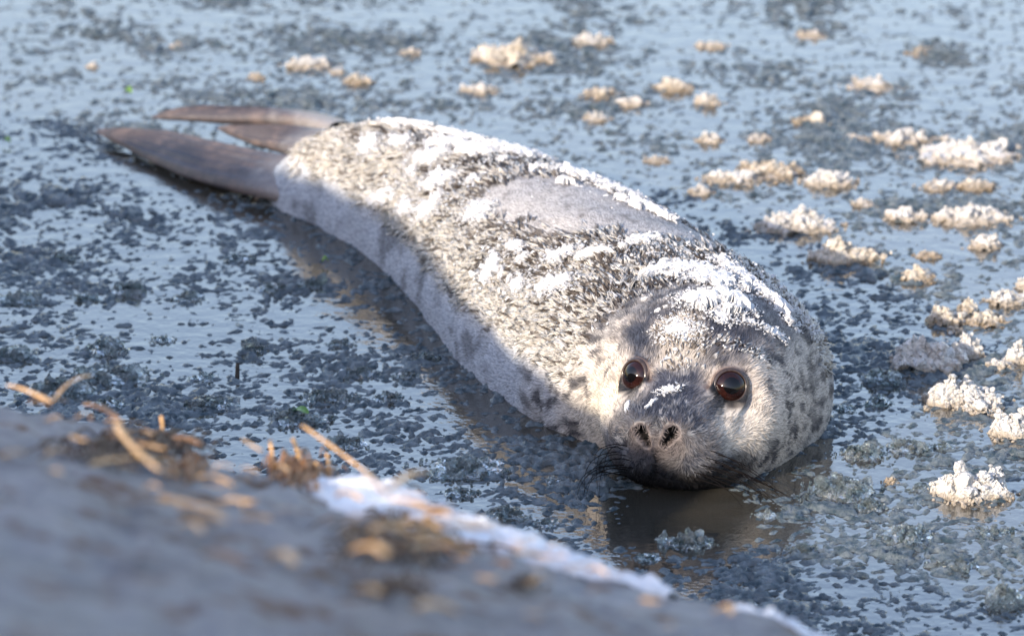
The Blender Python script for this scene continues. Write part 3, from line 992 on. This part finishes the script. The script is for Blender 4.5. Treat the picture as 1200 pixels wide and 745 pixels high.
# ------------------------------------------------------------------ floating lumps of ice
def chunk(px, py, wpx, hpx, kind, label, group=None, spike=.0, seed=0):
    """a low crumbly heap: an uneven dome of frozen slush crusted with angular grains, loose crumbs round its foot"""
    rs = np.random.default_rng(1000+seed)
    base = pix_z(px, py+hpx*.42)
    sc = np.linalg.norm(base-np.array([0, 0, CAM_H]))/FPX
    clear = kind == 'clear_ice'
    hw = wpx*sc/2; dp = hw*rs.uniform(.6, .95); ht = max(hpx*sc-.55*dp, .40*hpx*sc, .004)
    if clear: ht *= .75
    so = seed*3.7
    def height(x, y):
        """relief of the heap over its footprint, x and y in -1..1"""
        Q = np.stack([x, y], -1)
        edge = np.hypot(x, y)*(1+.38*fbm(Q*1.3+so, 3, seed, .6))
        dome = np.clip(1-edge**1.7, 0, 1)
        rel = .62+.55*fbm(Q*1.9+so+9, 3, seed+4, .6)+.22*np.abs(gnoise(Q*5+so, seed+6))+.9*spike*np.maximum(0, gnoise(Q*2.6+so+4, seed+7)-.1)
        return dome, dome**.55*np.clip(rel, .1, 2)
    nr, nk = (16, 44) if wpx > 34 else (9, 26)
    rho = np.linspace(0, 1.15, nr)[:, None]*np.ones(nk)[None]; th = np.linspace(0, 2*np.pi, nk, endpoint=False)[None]*np.ones(nr)[:, None]
    th = th+.15*rho; x = (rho*np.cos(th)).ravel(); y = (rho*np.sin(th)).ravel()
    dome, hh = height(x, y)
    mx = max(hh.max(), .2)
    jit = .05*rs.normal(0, 1, (2, len(x)))*(dome > 0)
    V0 = np.stack([(x+jit[0])*hw, (y+jit[1])*dp, np.where(dome > 0, hh/mx*ht*.92, -.004)], -1)
    F0 = grid_faces(nr, nk, True); F0 = np.vstack([F0[:, [0, 1, 2]], F0[:, [0, 2, 3]]])
    V, F, o_ = [V0], [F0], len(V0)
    n = int(np.clip(wpx*2.6, 30, 220))
    gx, gy = rs.normal(0, .62, (2, n))
    keep = np.hypot(gx, gy) < 1.6; gx, gy = gx[keep], gy[keep]
    gd, gh = height(gx, gy)
    iv, ifc = ICO[2]
    gs = min(hw*.15, .0030)
    for i in range(len(gx)):
        s_ = gs*math.exp(rs.normal(-.25, .45))*(1 if gd[i] > 0 else .7)
        r = .8+.45*gnoise(iv*1.3+so+i*2.1, seed)
        v = iv*r[:, None]*s_*np.array([rs.uniform(.7, 1.4), rs.uniform(.6, 1.2), rs.uniform(.5, 1.0)])
        q, _ = np.linalg.qr(rs.normal(0, 1, (3, 3))); v = v@q.T
        V.append(v+np.array([gx[i]*hw, gy[i]*dp, (gh[i]/mx*ht*.92 if gd[i] > 0 else 0)+s_*.25])); F.append(ifc+o_); o_ += len(v)
    V = np.vstack(V); F = np.vstack(F)
    loc = np.array([base[0], base[1]+dp*.35, 0])
    o = link('ice_lump', mesh_np('ice_lump', V, F, M[kind], False), None, loc)
    tag(o, label, 'ice', group); return o
G_R, G_F, G_L, G_C = 'sunlit ice lumps beside the seal', 'amber ice crumbs behind the seal', 'clear slush lumps on the shaded water', 'half clear ice lumps near the head'
big = [
 (1135, 168, 112, 46, 'white_ice', 'largest bright white ice lump, long and humped, with a small white lump at its end', .25),
 (1062, 156, 60, 26, 'white_ice', 'small white lump touching the end of the long humped white ice lump', .2),
 (934, 252, 84, 42, 'white_ice', 'cream white ice lump just behind the seal shoulder, an amber lump in front of it', .2),
 (986, 290, 74, 42, 'amber_ice', 'wide amber ice lump directly in front of a cream white lump', .15),
 (974, 206, 56, 26, 'white_ice', 'low pale ice lump between the cream lump and the long white lump', .15),
 (1140, 246, 84, 34, 'white_ice', 'flat topped white ice lump below the long humped white one', .2),
 (1085, 408, 90, 54, 'white_ice', 'rounded cream ice lump with a thin white spike of ice at its side', .2),
 (1134, 402, 38, 38, 'white_ice', 'thin upright spike of white ice beside a rounded cream lump', .2),
 (1128, 452, 82, 52, 'white_ice', 'jagged white ice lump with a pointed horn on top', .75),
 (1150, 472, 54, 26, 'white_ice', 'low white lump lying against the front of the horned ice lump', .3),
 (1192, 490, 64, 50, 'white_ice', 'rough white ice lump with pale peaks beside the horned lump', .55),
 (1140, 560, 88, 54, 'white_ice', 'tall jagged white ice lump with dark gaps, standing alone on the water', .3),
 (986, 562, 74, 46, 'clear_ice', 'glassy grey ice lump right beside the seal chin', .3),
 (1044, 561, 20, 13, 'amber_ice', 'tiny smooth orange ice pebble beside the glassy grey lump', 0),
 (1180, 692, 48, 42, 'clear_ice', 'dark glassy lump alone on the water beyond the bank end', .3),
 (806, 628, 54, 26, 'clear_ice', 'clear crumpled ice lump in the dark water below the chin', .3),
 (598, 54, 78, 44, 'amber_ice', 'largest blurred cream lump far behind the seal back', .3),
 (546, 544, 98, 26, 'clear_ice', 'long flat raft of clear slush with frosty top beside the seal', .05),
 (70, 450, 70, 34, 'clear_ice', 'big dark rounded slush lump near the bank, long lump behind it', .1),
 (128, 437, 82, 20, 'clear_ice', 'long low slush lump just behind the big dark rounded one', .1),
]
sd = 0
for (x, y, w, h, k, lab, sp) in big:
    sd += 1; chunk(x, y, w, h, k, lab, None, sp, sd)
right_small = [(1062, 248, 42, 24), (1154, 281, 36, 24), (1192, 410, 32, 36), (1180, 346, 44, 24), (1010, 235, 26, 14), (1172, 425, 34, 16), (1205, 330, 30, 20), (1100, 215, 40, 14)]
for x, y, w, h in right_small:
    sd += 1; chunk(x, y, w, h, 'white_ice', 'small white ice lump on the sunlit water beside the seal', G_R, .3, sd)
amber_small = [(1075, 318, 36, 26), (1088, 297, 28, 12), (1110, 366, 44, 30), (1134, 356, 24, 26), (1156, 372, 44, 20), (1120, 385, 26, 12)]
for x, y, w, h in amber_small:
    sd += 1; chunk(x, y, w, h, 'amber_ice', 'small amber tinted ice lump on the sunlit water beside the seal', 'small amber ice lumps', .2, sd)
far_small = [(692, 44, 42, 18), (790, 98, 42, 20), (830, 114, 30, 20), (832, 160, 30, 16), (704, 106, 38, 18), (700, 135, 30, 14), (362, 70, 46, 22), (420, 90, 34, 18), (562, 102, 40, 16), (740, 118, 36, 14),
             (640, 66, 24, 16), (570, 60, 22, 16), (832, 52, 34, 10), (710, 46, 20, 10), (208, 52, 18, 10), (108, 75, 14, 10), (905, 196, 70, 24), (858, 205, 60, 20), (1022, 100, 52, 10), (950, 140, 40, 14), (890, 160, 30, 12), (1000, 160, 30, 14), (1145, 215, 40, 16), (820, 222, 30, 14),
             (480, 60, 26, 10), (300, 90, 22, 8), (770, 185, 28, 12), (395, 82, 18, 10), (1080, 60, 30, 9), (950, 40, 30, 9)]
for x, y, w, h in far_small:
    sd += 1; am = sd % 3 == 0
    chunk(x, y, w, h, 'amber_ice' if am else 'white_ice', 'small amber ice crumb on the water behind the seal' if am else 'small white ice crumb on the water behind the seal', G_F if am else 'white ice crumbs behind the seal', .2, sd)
near_clear = [(1036, 437, 46, 30), (1030, 466, 30, 20), (1010, 526, 44, 24), (1062, 518, 48, 24), (1064, 620, 56, 38), (1020, 590, 40, 18), (1105, 520, 26, 14), (900, 600, 30, 14), (1085, 570, 36, 12), (1160, 620, 40, 14), (990, 475, 24, 14), (940, 640, 40, 14), (1120, 660, 46, 14), (760, 650, 30, 14)]
for x, y, w, h in near_clear:
    sd += 1; chunk(x, y, w, h, 'clear_ice', 'small half clear grey ice lump on the water near the seal head', G_C, .2, sd)
left_clear = [(18, 408, 46, 28), (126, 400, 44, 32), (130, 470, 36, 20), (242, 467, 54, 28), (168, 470, 24, 12), (386, 459, 52, 26), (350, 488, 62, 20), (406, 516, 44, 16), (590, 597, 50, 26), (541, 574, 36, 16), (150, 335, 40, 22),
              (420, 433, 40, 18), (478, 438, 30, 16), (500, 415, 34, 16), (320, 334, 34, 18), (20, 347, 46, 16), (220, 345, 36, 16), (240, 440, 30, 12), (455, 462, 36, 18), (402, 590, 30, 12), (70, 300, 36, 14), (280, 300, 34, 14), (100, 345, 30, 14), (366, 330, 34, 14), (300, 405, 30, 14), (400, 400, 30, 12), (190, 395, 26, 12), (465, 585, 40, 14), (640, 610, 30, 14), (650, 560, 26, 12)]
left_named = {(350, 488): 'dark slush lump with a green weed scrap caught on it', (590, 597): 'dark slush lump floating off the snow crust of the bank',
              (386, 459): 'broad dark slush lump beyond the weed covered one', (242, 467): 'broad dark slush lump in front of the dark twig',
              (130, 470): 'small dark slush lump behind the long dark root tangle', (240, 440): 'small low slush lump beside the dark twig',
              (478, 438): 'small dark slush lump beside the seal flank, next to a wider one', (541, 574): 'small dark slush lump in front of the long flat slush raft'}
for x, y, w, h in left_clear:
    lab = left_named.get((x, y))
    sd += 1; chunk(x, y, w, h, 'clear_ice', lab or 'small dark clear slush lump on the shaded water between bank and seal', None if lab else G_L, .12, sd)

# ------------------------------------------------------------------ bits of weed and a twig in the water
mat_weed = mat_plain('green_weed', (.10, .20, .03), .4, .3, 200)
mat_twig = mat_plain('dark_twig', (.03, .022, .016), .6, .3, 200)
def leaf(px, py, wpx, label):
    p = pix_z(px, py, .004); sc = np.linalg.norm(p-np.array([0, 0, CAM_H]))/FPX
    L = wpx*sc; n = 7
    V = []
    t = np.linspace(-1, 1, n)
    for k, tt in enumerate(t):
        w = L*.35*math.sqrt(max(0, 1-tt*tt))+.0002
        for s_ in (-1, -.3, .3, 1): V.append((tt*L*.5, s_*w, .003*math.cos(tt*2)+.002*abs(s_)))
    V = np.array(V); F = grid_faces(n, 4)
    V2 = np.vstack([V, V-np.array([0, 0, .0006])]); F2 = np.vstack([F, F[:, ::-1]+len(V)])
    o = link('weed_scrap', mesh_np('weed_scrap', V2, F2, mat_weed), None, p)
    o.rotation_euler = (random.uniform(-.5, .5), random.uniform(-.3, .3), random.uniform(0, 3))
    tag(o, label, 'weed')
leaf(150, 108, 12, 'tiny green weed scrap floating farthest from the bank, beyond the hind flippers')
leaf(381, 306, 8, 'tiny yellow green weed scrap floating beside the seal flank')
leaf(352, 484, 22, 'green weed scrap caught on a slush lump near the bank')
leaf(8, 166, 10, 'tiny green weed scrap floating far left of the hind flippers')
p = pix_z(277, 441); C = bez(p-np.array([0, 0, .01]), p+np.array([.001, 0, .004]), p+np.array([.0012, .001, .012]), 8)
V, F = tube(C, np.linspace(.0026, .0016, 8), 7)
o = link('twig', mesh_np('twig', V-p, F, mat_twig), None, p); tag(o, 'short dark twig poking up through the slush', 'twig')

# ------------------------------------------------------------------ snow crust along the bank edge
def snow_patch(i0, i1, depth_m, thick, label, seed):
    pts = np.array(EDGE[i0:i1+1]); n = 150; m = 34
    arc = np.concatenate([[0], np.cumsum(np.linalg.norm(np.diff(pts, axis=0), axis=1))])
    u = np.linspace(0, arc[-1], n); C = np.stack([np.interp(u, arc, pts[:, k]) for k in (0, 1)], -1)
    T = np.gradient(C, axis=0); T /= np.linalg.norm(T, axis=1)[:, None]
    Nn = np.stack([T[:, 1], -T[:, 0]], -1)                     # towards the bank / viewer
    f = np.linspace(-.35, 1, m)
    prof = np.interp(u/arc[-1], [0, .12, .35, .7, .9, 1], [.25, .8, 1, .6, .35, .1])
    Q = C[:, None]+Nn[:, None]*(f[None, :, None]*depth_m*prof[:, None, None]*(1+.35*gnoise(np.stack([u*16, 0*u], -1), seed))[:, None, None])
    P = Q.reshape(-1, 2); ff = np.tile(f, n)
    s = edge_signed(P)
    zb = bank_z(P[:, 0], P[:, 1])-.010*(1-np.clip(s/.05, 0, 1))**2
    zb = np.where(s < 0, zb-.35*np.abs(s), zb)
    sh = np.clip(1-np.abs((ff-.3)/.68)**2.2, 0, 1)
    pp = np.repeat(prof, m)
    h = thick*sh*(.35+.65*pp)*(1+.6*fbm(P*38, 3, seed+2))+.0035*fbm(P*120, 3, seed+4)*np.sqrt(sh)-.006*(sh <= .02)
    V = np.stack([P[:, 0], P[:, 1], zb+h], -1)
    c = V.mean(0); c[2] = V[:, 2].min()
    o = link('snow_crust', mesh_np('snow_crust', V-c, grid_faces(n, m)[:, ::-1], M['crust']), None, c)
    tag(o, label, 'snow')
snow_patch(8, 13, .115, .013, 'long crusty ridge of white snow along the bank edge', 11)
snow_patch(14, 16, .05, .008, 'short strip of white snow at the far end of the bank edge', 12)

# ------------------------------------------------------------------ straw and roots on the bank
mat_straw = mat_plain('dry_straw', (.62, .37, .16), .55, .22, 90)
mat_straw_d = mat_plain('brown_straw', (.24, .115, .045), .6, .3, 90)
mat_root = mat_plain('dark_rootlets', (.085, .05, .03), .7, .4, 120)
def straw(p1, p2, wpx, dz1, dz2, label, group, mat=None, bow=.004):
    a = bank_hit(*p1, dz1); b = bank_hit(*p2, dz2)
    sc = 3.65/FPX
    r = wpx*sc*.42
    mid = (a+b)/2+np.array([random.uniform(-bow, bow), random.uniform(-bow, bow), random.uniform(0, bow)])
    C = bez(a, 2*mid-(a+b)/2, b, 9)+np.array([0, 0, .011])
    T = np.gradient(C, axis=0); T /= np.linalg.norm(T, axis=1)[:, None]
    h = np.array([0, 0, 1.]) if abs(T[4, 2]) < .8 else np.array([0, -1., 0])
    u = np.cross(T, h); u /= np.linalg.norm(u, axis=1)[:, None]; v = np.cross(u, T)
    m = 8; ph = np.linspace(0, 2*np.pi, m, endpoint=False)
    rr = r*(1+.15*np.array([random.uniform(-1, 1) for _ in range(9)])); rr[0] *= .8; rr[-1] *= .55
    V = (C[:, None]+(np.cos(ph)[None, :, None]*u[:, None]+.45*np.sin(ph)[None, :, None]*v[:, None])*rr[:, None, None]).reshape(-1, 3)
    F = grid_faces(9, m, True)
    o = link('straw', mesh_np('straw', V-a, F, mat or mat_straw), None, a)
    tag(o, label, 'straw', group); return o
uniq = [((10, 470), (62, 490), 8, .012, .014, 'thick straw jutting over the highest corner of the bank edge'),
        ((64, 487), (108, 458), 5, .012, .030, 'thin straw slanting up from the end of the thick straw'),
        ((137, 517), (190, 574), 9, .020, .018, 'long pale straw lying across a second long straw'),
        ((105, 566), (206, 563), 8, .010, .012, 'long pale straw lying under the crossing straw'),
        ((187, 604), (262, 622), 9, .012, .014, 'broad pale straw lying below the crossed pair'),
        ((355, 517), (432, 574), 6, .030, .014, 'long straw leaning over the brown tuft at the bank edge'),
        ((602, 670), (636, 673), 13, .014, .014, 'thick short straw stub alone on the bank below the snow'),
        ((490, 737), (538, 742), 12, .012, .012, 'straw stub farthest from the water on the bank')]
for a, b, w, d1, d2, lab in uniq:
    straw(a, b, w, d1, d2, lab, None)
for a, b, w in [((189, 486), (190, 512), 5), ((342, 511), (351, 548), 6), ((316, 514), (319, 545), 5), ((383, 530), (385, 560), 5), ((370, 540), (372, 562), 5)]:
    pa = bank_hit(*b, .0); 
    # upright: same foot, top straight above it
    sc = 3.65/FPX; hgt = (b[1]-a[1])*sc/CP
    C = bez(pa-np.array([0, 0, .006]), pa+np.array([.001, 0, hgt*.5]), pa+np.array([(a[0]-b[0])*sc, .002, hgt]), 8)
    V, F = tube(C, np.full(8, w*sc*.45), 7)
    o = link('straw', mesh_np('straw', V-pa, F, mat_straw), None, pa)
    tag(o, 'short dry straw standing upright at the bank edge', 'straw', 'upright straws at the bank edge')
loose = [((232, 581), (276, 591), 7), ((232, 624), (268, 634), 7), ((270, 604), (300, 611), 7), ((284, 628), (318, 631), 7), ((285, 533), (308, 548), 6), ((210, 640), (238, 648), 7), ((320, 678), (346, 686), 12), ((420, 714), (446, 720), 9),
         ((165, 540), (196, 546), 5), ((60, 575), (72, 577), 6), ((395, 602), (425, 606), 8), ((755, 724), (776, 728), 8), ((836, 738), (856, 741), 8), ((560, 700), (580, 704), 8), ((85, 530), (103, 536), 6), ((690, 690), (712, 694), 7)]
for a, b, w in loose:
    straw(a, b, w, .012, .016, 'short dry straw lying loose on the grey mud of the bank', 'loose straws on the bank')
pile = [((450, 622), (522, 614), 9), ((470, 633), (560, 641), 11), ((523, 637), (578, 641), 11), ((408, 637), (442, 624), 9), ((436, 646), (475, 640), 11), ((460, 606), (530, 624), 8), ((470, 618), (545, 628), 9), ((428, 572), (456, 602), 7),
        ((458, 594), (500, 575), 10), ((440, 655), (470, 668), 11), ((485, 650), (540, 660), 10), ((415, 668), (452, 676), 12), ((500, 628), (530, 612), 7), ((450, 640), (500, 652), 9), ((480, 664), (560, 668), 8)]
for i, (a, b, w) in enumerate(pile):
    straw(a, b, w, random.uniform(.020, .042), random.uniform(.022, .042), 'golden straw in the tangled pile beside the snow crust', 'straws of the tangled pile', mat_straw if i % 3 else mat_straw_d)
for i in range(70):
    f = random.random(); k = min(int(f*13), 12); ex, ey = edge_px[k]; ex += random.uniform(0, 55)
    x0 = ex; y0 = np.interp(ex, [e[0] for e in edge_px], [e[1] for e in edge_px])+abs(random.gauss(0, 45))+14
    L = random.uniform(10, 34); an = random.uniform(-.45, .45)
    straw((x0, y0), (x0+L*math.cos(an), min(y0+L*math.sin(an)*.6, 760)), random.uniform(2.5, 5), random.uniform(.006, .022), random.uniform(.006, .022), *(('short dry straw lying loose on the grey mud of the bank', 'loose straws on the bank', mat_straw) if i % 3 else ('short brown straw bit lying on the grey mud of the bank', 'brown straw bits on the bank', mat_straw_d)))
for a, b in [((240, 674), (290, 686)), ((100, 492), (140, 510)), ((205, 530), (236, 540)), ((580, 680), (600, 684))]:
    straw(a, b, 11, .008, .010, 'dull brown stalk piece lying on the grey mud of the bank', 'brown stalk pieces', mat_straw_d)
def roots(cpx, cpy, wpx, hpx, n, label, mat, lift):
    V, F = [], []; o_ = 0; c = bank_hit(cpx, cpy)
    for i in range(n):
        x0 = cpx+random.gauss(0, wpx*.28); y0 = cpy+random.gauss(0, hpx*.28)
        a = bank_hit(x0, y0, .001); b = bank_hit(x0+random.uniform(-1, 1)*wpx*.3, y0+random.uniform(-1, 1)*hpx*.35, .002)
        m = (a+b)/2+np.array([0, 0, random.uniform(.1, 1)*lift])
        v, f = tube(bez(a, m, b, 8), np.full(8, random.uniform(.0004, .0011)), 5)
        V.append(v-c); F.append(f+o_); o_ += len(v)
    o = link('root_tangle', mesh_np('root_tangle', np.vstack(V), np.vstack(F), mat), None, c)
    tag(o, label, 'roots', kind='stuff')
roots(165, 524, 130, 26, 220, 'long dark tangle of roots near the crossed straws', mat_root, .012)
roots(222, 548, 40, 26, 60, 'small brown root tuft at the end of the dark tangle', mat_straw_d, .014)
roots(352, 556, 62, 24, 110, 'arched brown tuft of dead grass at the bank edge', mat_straw_d, .022)
roots(478, 632, 140, 50, 150, 'tangle of brown grass under the golden straw pile', mat_root, .012)
roots(455, 690, 70, 22, 50, 'dark root clump below the golden straw pile', mat_root, .008)
roots(618, 682, 36, 12, 40, 'dark strands standing in for the shadow under the thick straw stub', mat_root, .008)  # dark strands put where the stub's shadow falls
